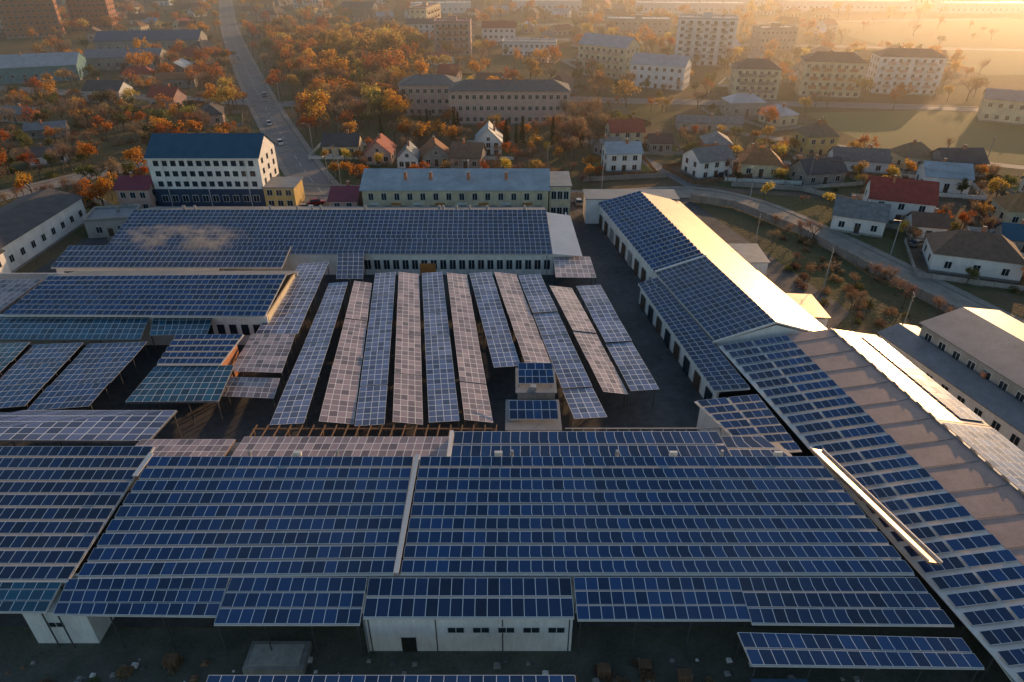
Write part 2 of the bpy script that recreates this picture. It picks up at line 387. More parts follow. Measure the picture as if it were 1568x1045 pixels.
# ------------------------------------------------------------------ front hall
b=B('front_factory_hall')
QL=[(-110,61.8,8.5),(-41.6,61.8,8.5),(-43,44.6,6),(-110,44.6,6)]
QM=[(-41,60,8.5),(-11.2,60,8.5),(-11.6,45.4,6),(-42.3,45.0,6)]
QR=[(-10.4,60,8.5),(34.6,60,8.5),(39.4,45.4,6),(-10.9,45.4,6)]
for Q,n,mt in ((QL,10,SD),(QM,9,SB),(QR,9,SB)):
    slab(b,'roof',m_roofl,Q,.15); panels(b,Q,n,1.15,gap=.22,tilt=.10,vper=1,mat=mt)
slab(b,'walkway',m_roofl,[(-11.05,60,8.9),(-10.55,60,8.9),(-11.05,45.4,6.4),(-11.55,45.4,6.4)],.1)
slab(b,'walkway',m_roofl,[(-41.5,60.4,8.9),(-40.9,60.2,8.9),(-41.4,57,8.4),(-42,57,8.4)],.1)
slab(b,'back_roof',m_roofg,[(-110,64.8,4.4),(-46,64.8,4.4),(-46,61.9,8.3),(-110,61.9,8.3)])
slab(b,'back_roof',m_roofg,[(-46,66,5.7),(33,66,5.7),(34.6,60.2,5.6),(-46,60.2,5.6)])
b.box('walls',m_white,-109,38.5,45.6,45.9,0,5.7)
b.box('walls',m_white,-46,33,65.6,65.9,0,5.4)
b.hexa('walls',m_white,[(38.6,45.6,0),(38.9,45.6,0),(33.9,65.6,0),(33.6,65.6,0)],[(38.6,45.6,5),(38.9,45.6,5),(33.9,65.6,5),(33.6,65.6,5)])
b.box('walls',m_white,-41,34,59.8,59.95,5.7,8.3)
P1=[(-7,65.9,7.4),(25,65.9,7.4),(25.8,61.2,7.0),(-7.2,61.2,7.0)]
slab(b,'roof',m_roofl,P1); panels(b,P1,2,1.15,gap=.15,tilt=.1,mat=SB)
P2=[(-33,66.3,6.3),(-7.6,66.3,6.3),(-8,61.2,6.1),(-33.6,61.2,6.1)]
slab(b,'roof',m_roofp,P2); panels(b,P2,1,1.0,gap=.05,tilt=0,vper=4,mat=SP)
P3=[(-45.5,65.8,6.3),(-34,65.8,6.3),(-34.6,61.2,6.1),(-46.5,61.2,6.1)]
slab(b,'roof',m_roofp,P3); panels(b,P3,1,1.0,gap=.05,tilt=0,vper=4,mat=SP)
P4=[(25.6,66,6.6),(30.5,66,6.6),(33.5,61.2,6.4),(26.2,61.2,6.4)]
panels(b,P4,2,1.15,gap=.15,tilt=.1,mat=SB)
b.box('parapet',m_roofl,-7.6,-7.15,61.2,66,6.2,7.6)
aps=[((-70,45.0,5.9),(-43.6,45.0,5.9),(-43.8,41.8,5.1),(-70,41.8,5.1),ST,3),
     ((-43.2,45.0,5.9),(-27.5,45.2,5.9),(-27.6,41.4,5.0),(-43,41.6,5.0),SB,3),
     ((-27.3,45.2,5.9),(-14.1,45.2,5.9),(-14.1,40.6,4.9),(-27.6,40.6,4.9),SB,3),
     ((-13.9,45.2,5.9),(5.7,45.2,5.9),(5.8,41.2,5.0),(-13.9,41.2,5.0),SD,2),
     ((6.0,45.2,5.9),(22,45.2,5.9),(22.2,41.0,5.0),(6.1,41.0,5.0),SB,3),
     ((22,45.2,5.9),(39.4,45.2,5.9),(40.8,40.4,5.0),(22.2,40.6,5.0),SD,3)]
for A in aps:
    Q=A[:4]; slab(b,'canopy',m_roofl,Q,.1); panels(b,Q,A[5],1.15,gap=.12,tilt=.08,lift=.1,mat=A[4]); posts(b,Q,3,1,.05)
    for i in range(6):
        p=bil(Q,.04+.92*i/5,.98); q=bil(Q,.04+.92*i/5,.02); b.beam('struts',m_post,(p[0],p[1],p[2]-.2),(q[0],q[1],q[2]-1.6),.08)
EX=[(20.7,40.0,4.7),(40.9,39.4,4.7),(41.6,36.6,4.3),(21.2,36.9,4.3)]
slab(b,'canopy',m_roofl,EX,.1); panels(b,EX,2,1.15,gap=.12,tilt=.08,lift=.1,mat=SB); posts(b,EX,4,1)
EX=[(-26.5,36.2,4.1),(5.5,36.2,4.1),(5.7,31.0,3.7),(-26.5,31.0,3.7)]
slab(b,'canopy',m_roofl,EX,.1); panels(b,EX,3,1.15,gap=.12,tilt=.08,lift=.1,mat=SB); posts(b,EX,6,1)
b.box('service_block',m_white,-13.8,5.7,41.35,45.55,0,4.75)
windows(b,'f',-6.5,5.4,41.35,2.9,1,1,5,1.5,.7,sill=.0)
b.box('door',m_black,-10.6,-9.2,41.28,41.33,0,2.1)
b.box('downpipe',m_steel,-13.95,-13.82,41.2,41.33,0,4.8)
b.box('service_block',m_white,-46.5,-40.5,42.2,45.55,0,4.6)
windows(b,'f',-45,-42.5,42.2,2.6,1,1,1,1.3,.6,sill=0)
for (x,y) in ((-30,60.3),(-20,60.3),(0,60.3),(12,60.3),(24,60.3)):
    b.cyl('ridge_vents',m_steel,(x,y,8.2),(x,y,9.2),.22,.18,8)
for x in (-25,-2,18,30): b.box('inverter_cabinets',m_frame,x,x+.9,60.15,60.5,8.45,9.0)
b.finish()
b=B('concrete_platform'); b.box('slab',m_conc,-25.2,-19.5,38.8,41.8,0,.9); b.box('slab',m_grey,-24.8,-20,39.2,41.4,.905,1.0); b.finish()
b=B('small_shed'); b.box('walls',m_teal,21.6,26,34,36.4,0,2.4); slab(b,'roof',m_roofb,[(21.3,36.7,2.8),(26.3,36.7,2.8),(26.3,33.6,2.4),(21.3,33.6,2.4)]); b.box('door',m_door,22.4,23.3,33.9,33.98,0,2); b.finish()
b=B('valley_gutter')
slab(b,'g',m_roofs,[(36.5,64.8,5.75),(37.9,64.8,5.5),(42.1,46.2,6.75),(40.9,46.2,7.0)],.3)
b.beam('g2',m_roofl,(36.4,64.8,5.9),(40.8,46.2,7.15),.12,.2); b.beam('g2',m_roofl,(38.0,64.8,5.65),(42.2,46.2,6.9),.12,.2)
b.finish()

# ------------------------------------------------------------------ right long hall
b=B('long_factory_hall')
A=[(20.1,154.1,5),(29.7,153.9,8),(35.9,116.5,8),(26.7,115.9,5)]
slab(b,'roof',m_roofl,A)
slab(b,'roof',m_roofs,[(29.7,153.9,8),(39.4,154.1,5.6),(45.8,115.9,5.6),(35.9,116.5,8)])
panels(b,A,22,1.1,gap=.36,tilt=.22,mat=SB)
A2=[(26.7,115.7,5.2),(35.9,116.3,8.2),(40.7,91.6,8.2),(31.6,90.9,5.2)]
slab(b,'roof',m_roofl,A2); slab(b,'roof',m_roofs,[(35.9,116.3,8.2),(45.8,115.7,5.8),(50.6,91,5.8),(40.7,91.6,8.2)])
panels(b,A2,18,1.0,gap=.10,tilt=.05,mat=SD)
b.beam('joint',m_roofl,(26.7,115.8,5.5),(35.9,116.4,8.5),.4,.3)
def wallq(part,mat,p,q,z0,z1,th=.3):
    p=Vector((p[0],p[1],0)); q=Vector((q[0],q[1],0)); d=(q-p).normalized(); n=Vector((-d.y,d.x,0))*th
    b.hexa(part,mat,[(p.x,p.y,z0),(q.x,q.y,z0),(q.x+n.x,q.y+n.y,z0),(p.x+n.x,p.y+n.y,z0)],[(p.x,p.y,z1),(q.x,q.y,z1),(q.x+n.x,q.y+n.y,z1),(p.x+n.x,p.y+n.y,z1)])
wallq('walls',m_white,(27.2,115.9),(20.6,153.8),0,4.75,-.3)
wallq('walls',m_white,(45.2,115.9),(38.9,153.8),0,5.4,.3)
wallq('walls',m_white,(32,91.2),(27.2,115.6),0,4.9,-.3); wallq('walls',m_white,(50.2,91.2),(45.2,115.6),0,5.4,.3)
b.f('gable',m_white,[(32,91.2,0),(50.2,91.2,0),(50.2,91.2,5.6),(40.7,91.4,7.95),(32,91.2,5)])
b.f('gable',m_white,[(20.8,153.7,0),(38.8,153.7,0),(38.8,153.7,5.4),(29.7,153.6,7.8),(20.8,153.7,4.8)])
for k in range(9):
    t=(k+.5)/9; px=27.2-6.6*t; py=115.9+37.9*t
    b.hexa('doors',m_door if k%3 else m_steel,[(px-.12,py-1,0),(px,py-1,0),(px-.32,py+1,0),(px-.44,py+1,0)],[(px-.12,py-1,3),(px,py-1,3),(px-.32,py+1,3),(px-.44,py+1,3)])
b.beam('trim',m_roofl,(31.2,90.85,5.15),(40.7,91.5,8.35),.25,.3); b.beam('trim',m_roofl,(40.7,91.5,8.35),(50.9,90.9,5.8),.25,.3)
LT=[(23.3,113.6,4.0),(26.9,114.2,4.9),(33.4,78.6,4.9),(28.6,79.2,4.0)]
slab(b,'leanto_roof',m_roofl,LT); panels(b,LT,30,1.1,gap=.16,tilt=.1,mat=SD)
LT2=[(25.2,76.6,4.2),(34.0,77.2,4.9),(35.8,65.2,4.9),(29.6,65.6,4.2)]
slab(b,'leanto_roof',m_roofl,LT2); panels(b,LT2,7,1.2,gap=.26,tilt=.15,mat=SB,segs=2,seggap=.04)
wallq('walls',m_white,(29.2,79.4),(23.9,113.4),0,3.75,-.3)
b.f('walls',m_white,[(23.8,113.5,0),(27,113.7,0),(27,113.7,4.6),(23.8,113.5,3.8)])
wallq('walls',m_white,(30,66),(26,76.2),0,3.9,-.3)
b.box('walls',m_white,30,35,65.7,65.95,0,3.9)
for k in range(8):
    t=(k+.5)/8; px=29.2-5.3*t; py=79.4+34*t
    b.hexa('doors',m_door if k%2 else m_glass,[(px-.12,py-1.0,0),(px,py-1.0,0),(px-.3,py+1.0,0),(px-.42,py+1.0,0)],[(px-.12,py-1.0,2.7),(px,py-1.0,2.7),(px-.3,py+1.0,2.7),(px-.42,py+1.0,2.7)])
yn=22
def ridge(Y): return 48.6+(90-Y)*.178
NE=[(31.9,90.2,4.9),(42.0,90.2,6.8),(42.0+.18*68,yn,6.8),(31.9+.205*68,yn,4.9)]
slab(b,'roof',m_roofl,NE)
RP=[(42.0,90.2,6.85),(ridge(90),90.2,8.0),(ridge(yn),yn,8.0),(42.0+.18*68,yn,6.85)]
slab(b,'roof',m_roofp,RP)
RR=[(ridge(90),90.2,8.0),(ridge(90)+7.2,90.2,6.9),(ridge(yn)+7.2,yn,6.9),(ridge(yn),yn,8.0)]
def sub(Q,s0,s1,t0=0,t1=1): return [bil(Q,s0,t0),bil(Q,s1,t0),bil(Q,s1,t1),bil(Q,s0,t1)]
slab(b,'roof',m_roofs,sub(RR,0,.5,0,.33)); slab(b,'roof',m_roofg,sub(RR,.502,1,0,.33)); slab(b,'roof',m_roofg,sub(RR,0,1,.332,1))
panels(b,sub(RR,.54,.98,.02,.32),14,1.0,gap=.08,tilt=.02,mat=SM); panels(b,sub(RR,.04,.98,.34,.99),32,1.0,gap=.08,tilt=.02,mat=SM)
panels(b,sub(NE,.04,.46),34,1.05,gap=.34,tilt=.15,mat=SD); panels(b,sub(NE,.49,.99),34,1.05,gap=.34,tilt=.15,mat=SB)
b.beam('ridge_cap',m_steel,(ridge(90),90.2,8.08),(ridge(yn),yn,8.08),.3,.1)
for i in range(28):
    y=89-i*2.3; b.box('ridge_vents',m_roofk,ridge(y)-.12,ridge(y)+.12,y-.6,y+.6,8.135,8.17)
for i in range(17):
    y=88-i*4; b.beam('roof_seams',m_roofg,(ridge(y)-6.4,y,6.92),(ridge(y)-.3,y,7.98),.06,.06)
b.f('gable',m_white,[(32.2,90.0,0),(55.4,90.0,0),(55.4,90.0,6.7),(48.6,90,7.8),(42,90,6.6),(32.2,90,4.7)])
wallq('walls',m_white,(ridge(yn)+6.8,yn),(55.3,89.8),0,6.8,.3)
b.box('annex',m_white,44.4,50,122,130,0,4.6); slab(b,'annex_roof',m_roofg,[(44,130.4,5.0),(50.3,130.4,5.0),(50.3,121.7,4.7),(44,121.7,4.7)])
b.box('annex',m_white,46.9,53,100,108,0,4.2); slab(b,'annex_roof',m_roofs,[(46.5,108.4,4.9),(53.3,108.4,4.6),(53.3,99.7,4.6),(46.5,99.7,4.9)])
b.box('annex',m_white,17.5,39,154.3,161,0,6); b.box('annex_roof',m_roofg,17.2,39.3,154.1,161.2,6.01,6.2)
b.finish()
b=B('side_canopy')
Q=[(42.6,42.2,4.6),(46.5,42.2,4.6),(51,22,4.6),(44,22,4.6)]
slab(b,'roof',m_roofl,Q); panels(b,Q,12,1.15,gap=.2,tilt=.15,mat=SB); posts(b,Q,1,5); b.finish()

# ------------------------------------------------------------------ back hall
b=B('back_factory_hall')
Q=[(-82,141.6,8),(7.4,141.6,8),(8.0,125.6,4.6),(-82,125.6,4.6)]
slab(b,'roof',m_roofl,Q); panels(b,Q,12,1.05,gap=.07,tilt=.03,mat=SD)
slab(b,'roof',m_roofg,[(-82,151,5.5),(7.4,151,5.5),(7.4,141.6,8),(-82,141.6,8)])
slab(b,'roof',m_roofl,[(7.5,141.6,7.6),(12.6,140.6,7.2),(14,125,4.6),(8.1,125.4,4.9)])
b.box('walls',m_white,-81.5,12.5,126.0,126.3,0,4.45); b.box('walls',m_white,-81.5,7,150.4,150.7,0,5.3)
b.box('walls',m_white,12.2,12.5,126.4,150,0,4.5); b.box('walls',m_white,-81.5,-81.2,126.4,150.3,0,4.5)
windows(b,'f',-30,8,126.0,1.0,1,1,20,1.2,2.0,sill=.3)
for i in range(21): b.box('pilasters',m_frame,-30.1+i*1.9,-29.85+i*1.9,125.88,125.98,0,4.4)
b.box('door',m_orange,-18.6,-15.4,125.8,125.87,0,2.6)
b.box('downpipes',m_steel,6.9,7.05,125.7,125.85,0,4.5)
Q=[(-89,127.5,5.6),(-44.4,127.5,5.6),(-44.4,120.2,4.2),(-89,120.2,4.2)]
slab(b,'roof',m_roofl,Q); panels(b,Q,4,1.05,gap=.07,tilt=.03,mat=SD)
b.box('walls',m_white,-88.5,-57,120.7,121,0,4.1)
for i in range(7): b.box('openings',m_roofk,-87+i*4.3,-84.5+i*4.3,120.6,120.68,2.2,3.3)
for i in range(5): b.beam('posts',m_steel,(-56+i*2.8,120.5,0),(-56+i*2.8,120.5,4.1),.15)
Q=[(8.3,126,3.9),(15.6,126,3.9),(16,117,3.5),(8.3,117.2,3.5)]
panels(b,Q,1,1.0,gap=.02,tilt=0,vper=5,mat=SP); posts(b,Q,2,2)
Q=[(-34.6,125.2,5),(-29.4,125.2,5),(-27.9,115.5,4),(-32.9,115.5,4)]
panels(b,Q,1,1.0,gap=.02,tilt=0,vper=6,mat=SD); posts(b,Q,2,2)
for i in range(14): 
    x=U(-78,4); b.cyl('roof_vents',m_steel,(x,142.5,7.6),(x,142.5,8.8),.3,.25,8)
b.finish()
b=B('west_factory_hall')
Q=[(-81,108.4,8),(-39.8,109.1,8),(-40.3,97.3,6),(-83.5,98.0,6)]
slab(b,'roof',m_roofl,Q); panels(b,Q,8,1.15,gap=.22,tilt=.08,mat=SB)
slab(b,'roof',m_roofg,[(-81,116,5.6),(-39.8,116,5.6),(-39.8,109.1,8),(-81,108.5,8)])
Q=[(-110,107,7.6),(-82,108,7.6),(-84.6,99,6),(-112,99,6)]
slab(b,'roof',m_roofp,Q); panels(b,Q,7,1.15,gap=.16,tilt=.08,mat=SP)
b.box('walls',m_white,-110,-40.4,98.5,98.8,0,5.8); b.box('walls',m_white,-110,-40,115.5,115.7,0,5.3); b.box('walls',m_cream,-40.6,-40.35,98.9,115.4,0,5.6)
for i in range(9):
    bx=-59+i*2; b.box('windows',m_glass,bx,bx+1.2,98.42,98.48,2,4)
Q=[(-95,99.4,5.4),(-60,99.4,5.4),(-58.8,92.6,4.5),(-95,92.6,4.5)]
slab(b,'canopy',m_roofg,Q,.08); panels(b,Q,1,1.05,gap=.02,tilt=0,vper=5,mat=ST); posts(b,Q,6,1)
Q=[(-59.4,99.2,5.2),(-49.5,99.4,5.2),(-48.8,94.2,4.5),(-57.8,93.8,4.5)]
panels(b,Q,1,1.05,gap=.02,tilt=0,vper=4,mat=ST); posts(b,Q,2,1)
b.finish()
b=B('west_carport')
for (xa,xb,xc,xd) in ((-82.3,-75.6,-74.2,-81.8),(-75.2,-67.2,-66.3,-73.8),(-66.6,-57.2,-57.6,-65.9),(-92,-83,-82.3,-93)):
    Q=[(xa,91.8,4.1),(xb,91.8,4.5),(xc,75,4.5),(xd,74.4,4.1)]
    panels(b,Q,3,1.05,gap=.03,tilt=.1,lift=.1,vper=4,mat=ST if xa<-80 else SB,jz=.08); posts(b,Q,1,4)
b.finish()
b=B('yard_shed')
Q=[(-52.2,91.6,6),(-41.8,91.8,6),(-42.9,84.3,5.2),(-52.3,84.3,5.2)]
slab(b,'roof',m_roofl,Q); panels(b,Q,5,1.1,gap=.3,tilt=.1,mat=SB)
b.box('walls',m_brick,-51.5,-43,84.8,91.2,0,5.0)
Q=[(-52.6,84.4,4.8),(-41.1,84.8,4.8),(-40.6,76.6,4.1),(-53.4,76.4,4.1)]
slab(b,'canopy',m_roofg,Q,.08); panels(b,Q,1,1.05,gap=.02,tilt=0,vper=6,mat=ST); posts(b,Q,3,2)
b.finish()
b=B('flat_metal_canopy')
Q=[(-64,72.2,5.9),(-44,72.2,5.9),(-45,66.1,5.7),(-80,66.3,5.7)]
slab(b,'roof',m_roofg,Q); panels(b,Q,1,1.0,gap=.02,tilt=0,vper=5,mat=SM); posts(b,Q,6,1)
Q=[(-110,72.2,5.5),(-66,72.2,5.5),(-81,66.3,5.3),(-110,66.1,5.3)]
slab(b,'roof',m_roofg,Q); panels(b,Q,1,1.0,gap=.02,tilt=0,vper=5,mat=ST); posts(b,Q,6,1)
b.finish()
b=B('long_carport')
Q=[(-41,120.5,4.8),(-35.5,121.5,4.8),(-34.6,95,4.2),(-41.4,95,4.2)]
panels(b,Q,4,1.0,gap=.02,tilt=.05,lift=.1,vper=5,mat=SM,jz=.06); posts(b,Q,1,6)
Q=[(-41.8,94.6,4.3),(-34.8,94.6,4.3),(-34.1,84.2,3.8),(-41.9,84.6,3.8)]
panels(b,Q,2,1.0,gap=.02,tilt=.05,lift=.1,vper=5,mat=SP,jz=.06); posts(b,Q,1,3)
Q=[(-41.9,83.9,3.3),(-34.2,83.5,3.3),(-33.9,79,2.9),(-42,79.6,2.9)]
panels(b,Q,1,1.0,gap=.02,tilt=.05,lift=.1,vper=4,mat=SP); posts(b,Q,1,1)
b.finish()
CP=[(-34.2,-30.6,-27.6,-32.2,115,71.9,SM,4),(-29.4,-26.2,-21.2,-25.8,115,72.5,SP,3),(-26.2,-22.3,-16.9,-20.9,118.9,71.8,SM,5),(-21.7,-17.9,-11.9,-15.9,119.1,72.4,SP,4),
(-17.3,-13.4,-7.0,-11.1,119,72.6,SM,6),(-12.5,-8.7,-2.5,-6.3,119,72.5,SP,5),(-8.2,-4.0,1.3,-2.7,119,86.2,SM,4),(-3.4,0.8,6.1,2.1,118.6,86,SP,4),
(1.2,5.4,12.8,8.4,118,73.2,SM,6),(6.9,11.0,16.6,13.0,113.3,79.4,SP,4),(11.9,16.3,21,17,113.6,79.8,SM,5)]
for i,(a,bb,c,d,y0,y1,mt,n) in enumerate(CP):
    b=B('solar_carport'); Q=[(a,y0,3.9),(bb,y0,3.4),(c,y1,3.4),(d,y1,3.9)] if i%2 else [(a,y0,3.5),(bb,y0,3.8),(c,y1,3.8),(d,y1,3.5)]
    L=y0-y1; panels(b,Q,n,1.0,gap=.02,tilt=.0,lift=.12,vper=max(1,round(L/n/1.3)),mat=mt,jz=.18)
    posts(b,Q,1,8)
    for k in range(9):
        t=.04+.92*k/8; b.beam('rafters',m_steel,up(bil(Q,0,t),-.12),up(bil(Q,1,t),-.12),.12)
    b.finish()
b=B('yard_kiosk')
b.box('walls',m_white,-.6,6.3,71.4,77.6,0,3.4); b.box('roof',m_roofg,-.9,6.6,71.1,77.9,3.405,3.6)
b.box('walls',m_grey,.8,6.0,77.95,84,0,4.6); b.box('roof',m_roofg,.5,6.3,77.95,84.3,4.605,4.75)
Q=[(-.4,75.8,4.8),(6.1,75.8,4.8),(6.2,72.6,4.0),(-.3,72.6,4.0)]; panels(b,Q,2,1.1,gap=.1,tilt=.1,mat=SB)
Q=[(.9,83.4,6.0),(5.8,83.4,6.0),(6,79.4,5.1),(.9,79.4,5.1)]; panels(b,Q,3,1.1,gap=.12,tilt=.1,mat=SB)
for x in (0,6): b.beam('posts',m_steel,(x,75.6,3.6),(x,75.6,4.8),.1)
for x in (1,5.6):
    for y in (79.6,83.2): b.beam('posts',m_steel,(x,y,4.7),(x,y,5.9 if y>80 else 5.1),.1)
pts=[(2.2,71.37,0),(3.6,71.37,0),(3.6,71.37,1.6)]+[(2.9+.7*math.cos(a),71.37,1.6+.7*math.sin(a)) for a in [math.pi*k/8 for k in range(1,8)]]+[(2.2,71.37,1.6)]
b.f('door',m_black,pts); b.box('vent',m_steel,2.6,3.4,78.2,79,4.76,5.5)
b.finish()
b=B('timber_pergola')
for y in (67.0,70.6): b.beam('beams',m_wood,(-34,y,4.2),(-2,y,4.2),.16)
for i in range(22):
    x=-33.8+i*1.5; b.beam('rafters',m_wood,(x,66.7,4.35),(x+.3,71.2,4.35),.14)
    if i%3==0:
        for y in (67.0,70.6): b.beam('posts',m_wood,(x,y,0),(x,y,4.1),.14)
b.finish()
b=B('steel_pipe_frame')
for i in range(14):
    x=7.5+i*1.5; b.beam('rails',m_steel,(x,66.6,3.6),(x+.5,71.5,3.6),.1)
    if i%2==0:
        b.beam('posts',m_steel,(x,66.7,0),(x,66.7,3.6),.1); b.beam('posts',m_steel,(x+.5,71.3,0),(x+.5,71.3,3.6),.1)
for y in (66.8,69,71.3): b.beam('rails',m_steel,(7,y,3.7),(28,y,3.7),.12)
b.finish()

# ------------------------------------------------------------------ offices
b=B('office_block',(-75,170.8,0)); FOOT.append((-75,171,18))
b.box('walls',m_white,-13.5,13.5,-6.5,6.5,5.2,13); b.box('lower_walls',m_navy,-13.6,13.6,-6.6,6.6,0,5.18)
windows(b,'f',-12.6,12.6,-6.5,5.4,3,2.55,12,1.1,1.15,m_navy,sill=.5); windows(b,'f',-12.6,12.6,-6.6,1.4,1,3,10,1.4,1.6,sill=.6)
windows(b,'r',-6,6,13.5,5.4,3,2.55,3,1.1,1.2,m_navy,sill=.5)
slab(b,'roof',m_roofb,[(-13.9,0,17.2),(13.9,0,17.2),(13.9,-7,12.9),(-13.9,-7,12.9)]); slab(b,'roof',m_roofb,[(-13.9,7,12.9),(13.9,7,12.9),(13.9,0,17.2),(-13.9,0,17.2)])
for sx in (-13.5,13.5): b.f('walls',m_white,[(sx,-6.5,13),(sx,6.5,13),(sx,0,16.9)])
b.box('gutter',m_frame,-14,14,-7.15,-7.02,12.75,12.95)
for x in (-10,0,10): b.box('downpipes',m_frame,x-.06,x+.06,-6.72,-6.62,0,12.8)
b.finish()
b=B('yellow_annex',(-58,168,0)); b.box('walls',m_yell,-3.5,4,-4,4,0,5.5); b.box('roof',m_roofg,-3.8,4.3,-4.3,4.3,5.51,5.8); windows(b,'f',-3.2,3.7,-4,0,2,2.7,3,1.3,1.4); b.finish()
building('gatehouse',-93,166,8,8,6,0,'gable',2,m_pink,m_maroon,2,3,2)
b=B('office_building',(-13.4,162.5,0)); FOOT.append((-13,162,25)); FOOT.append((-30,162,10)); FOOT.append((10,162,10))
b.box('walls',m_cream,-22,22,-6.5,6.5,0,7.8)
windows(b,'f',-21.5,21.5,-6.5,4.6,1,3,14,1.1,1.6,m_frame,sill=.7); windows(b,'f',-21.5,21.5,-6.5,1.2,1,3,12,1.5,1.7,m_green,sill=.9)
for i in range(8): b.box('panels',m_orange if i%2 else m_white,-20.5+i*5.2,-18.2+i*5.2,-6.62,-6.52,4.05,4.6)
slab(b,'roof',m_roofc,[(-22.5,1,10.6),(22.5,1,10.6),(22.5,-7,7.75),(-22.5,-7,7.75)]); slab(b,'roof',m_roofc,[(-22.5,7,7.9),(22.5,7,7.9),(22.5,1,10.6),(-22.5,1,10.6)])
for x in (-12,-6,3,12):
    b.box('dormer',m_brick,x-.35,x+.35,-3.2,-2.5,9,10.8); b.box('dormer',m_roofg,x-.45,x+.45,-3.3,-2.4,10.81,10.95)
for sx in (-22,22): b.f('walls',m_cream,[(sx,-6.5,7.7),(sx,6.5,7.7),(sx,1,10.4)])
b.box('side_wing',m_cream,22.3,27.3,-5.6,5.5,0,8.2); b.box('side_wing',m_roofg,22.2,27.6,-5.8,5.8,8.21,8.45); windows(b,'f',22.6,27,-5.6,0,2,4,3,1.1,1.9,m_frame,sill=1.2)
b.finish()
building('gate_lodge',-40.2,161,6.5,10,5.2,0,'gable',1.8,m_pink,m_maroon,2,2,2)
building('west_workshop',-109,139,14,34,6,0,'gable',2,m_white,m_roofk,1,5,9,axis='y')
building('west_workshop',-103,118,9,8,7,0,'gable',1.8,m_white,m_roofk,2,3,2,axis='y')
building('garage_block',-92,150,10,8,4,10,'flat',1,m_grey,m_roofg,1,2,2)

# ------------------------------------------------------------------ school and landmark blocks
building('school_building',-1,259,43,14,11.5,0,'hip',2.6,m_pink,m_roofy,3,17,3,chim=3)
building('school_wing',-31,272,22,14,11,0,'hip',2.6,m_pink,m_roofy,3,8,3)
building('residential_tower',100,384,29,14,22,-12,'flat',0,m_white,m_roofg,7,7,3,ww=1.7,wh=1.5,balc=m_grey)
building('apartment_block',-33,418,20,14,17,0,'flat',0,m_pink,m_maroon,5,6,3,balc=m_brick)
building('apartment_block',-8,456,20,13,10,0,'gable',3,m_white,m_roofr,3,6,3)
building('low_public_building',10,415,30,12,7,-5,'flat',0,m_white,m_roofg,2,10,3)
building('terraced_apartments',46,350,26,13,14,-38,'gable',4,m_cream,m_roofc,4,8,3,balc=m_pink)
building('terraced_apartments',66,322,24,13,10,-25,'gable',3.5,m_white,m_roofc,3,7,3)
building('apartment_block',101,300,18,12,12,-8,'hip',3,m_cream,m_roofk,4,6,3)
building('apartment_block',134,304,24,12,14,-12,'hip',3,m_cream,m_roofk,4,8,3)
building('apartment_block',168,310,26,12,15,-8,'hip',2.5,m_white,m_roofk,5,8,3)
building('school_building',195,252,46,12,8,-28,'gable',2.5,m_cream,m_roofg,2,14,3)
building('brick_apartment_block',-316,494,32,16,38,25,'flat',0,m_brick,m_roofg,11,9,4,ww=1.6,balc=m_orange)
building('brick_apartment_block',-300,540,26,16,34,10,'flat',0,m_brick,m_roofg,10,8,4,ww=1.6,balc=m_orange)
building('brick_apartment_block',-352,520,26,16,38,10,'flat',0,m_pink,m_roofg,11,8,4,ww=1.6)
building('blue_roof_warehouse',-226,340,44,22,7,18,'gable',4,m_teal,m_roofc,1,9,4)
building('blue_roof_warehouse',-208,428,56,20,7,8,'gable',4,m_grey,m_roofb,1,12,4)
building('blue_roof_warehouse',-196,372,36,16,6,8,'gable',3,m_grey,m_roofg,1,8,4)
building('white_house',-165,292,15,10,5,-5,'gable',3,m_white,m_roofk,1,5,2)
building('storage_shed',-150,322,16,8,4,12,'gable',2,m_grey,m_roofo,1,4,1)
building('storage_shed',-180,258,14,7,3.2,-15,'gable',1.8,m_brick,m_roofy,1,3,1)
building('storage_shed',-158,236,12,6,3,20,'gable',1.6,m_grey,m_roofg,1,3,1)
building('storage_shed',-140,205,10,6,3,35,'gable',1.6,m_white,m_roofk,1,3,1)
building('long_warehouse',86,510,42,16,9,-8,'flat',0,m_grey,m_roofc,2,10,3)
for (x,y,w,d,r) in ((150,640,90,18,-4),(290,660,110,20,-3),(180,700,100,18,-4),(400,640,80,20,0),(340,720,140,20,-2),(30,660,60,16,0),(-60,640,50,16,5)):
    building('long_warehouse',x,y,w,d,8,r,'flat',0,m_white,m_roofl,1,int(w/5),3)
building('storage_building',69,245,22,7,3,-8,'gable',1.6,m_grey,m_roofy,1,5,1)
building('industrial_building',77,80,15,34,6.5,15,'gable',1.6,m_grey,m_roofg,2,5,12,axis='y')
building('industrial_building',67.5,84,7,28,3.5,15,'gable',1.0,m_white,m_roofg,1,3,9,axis='y')

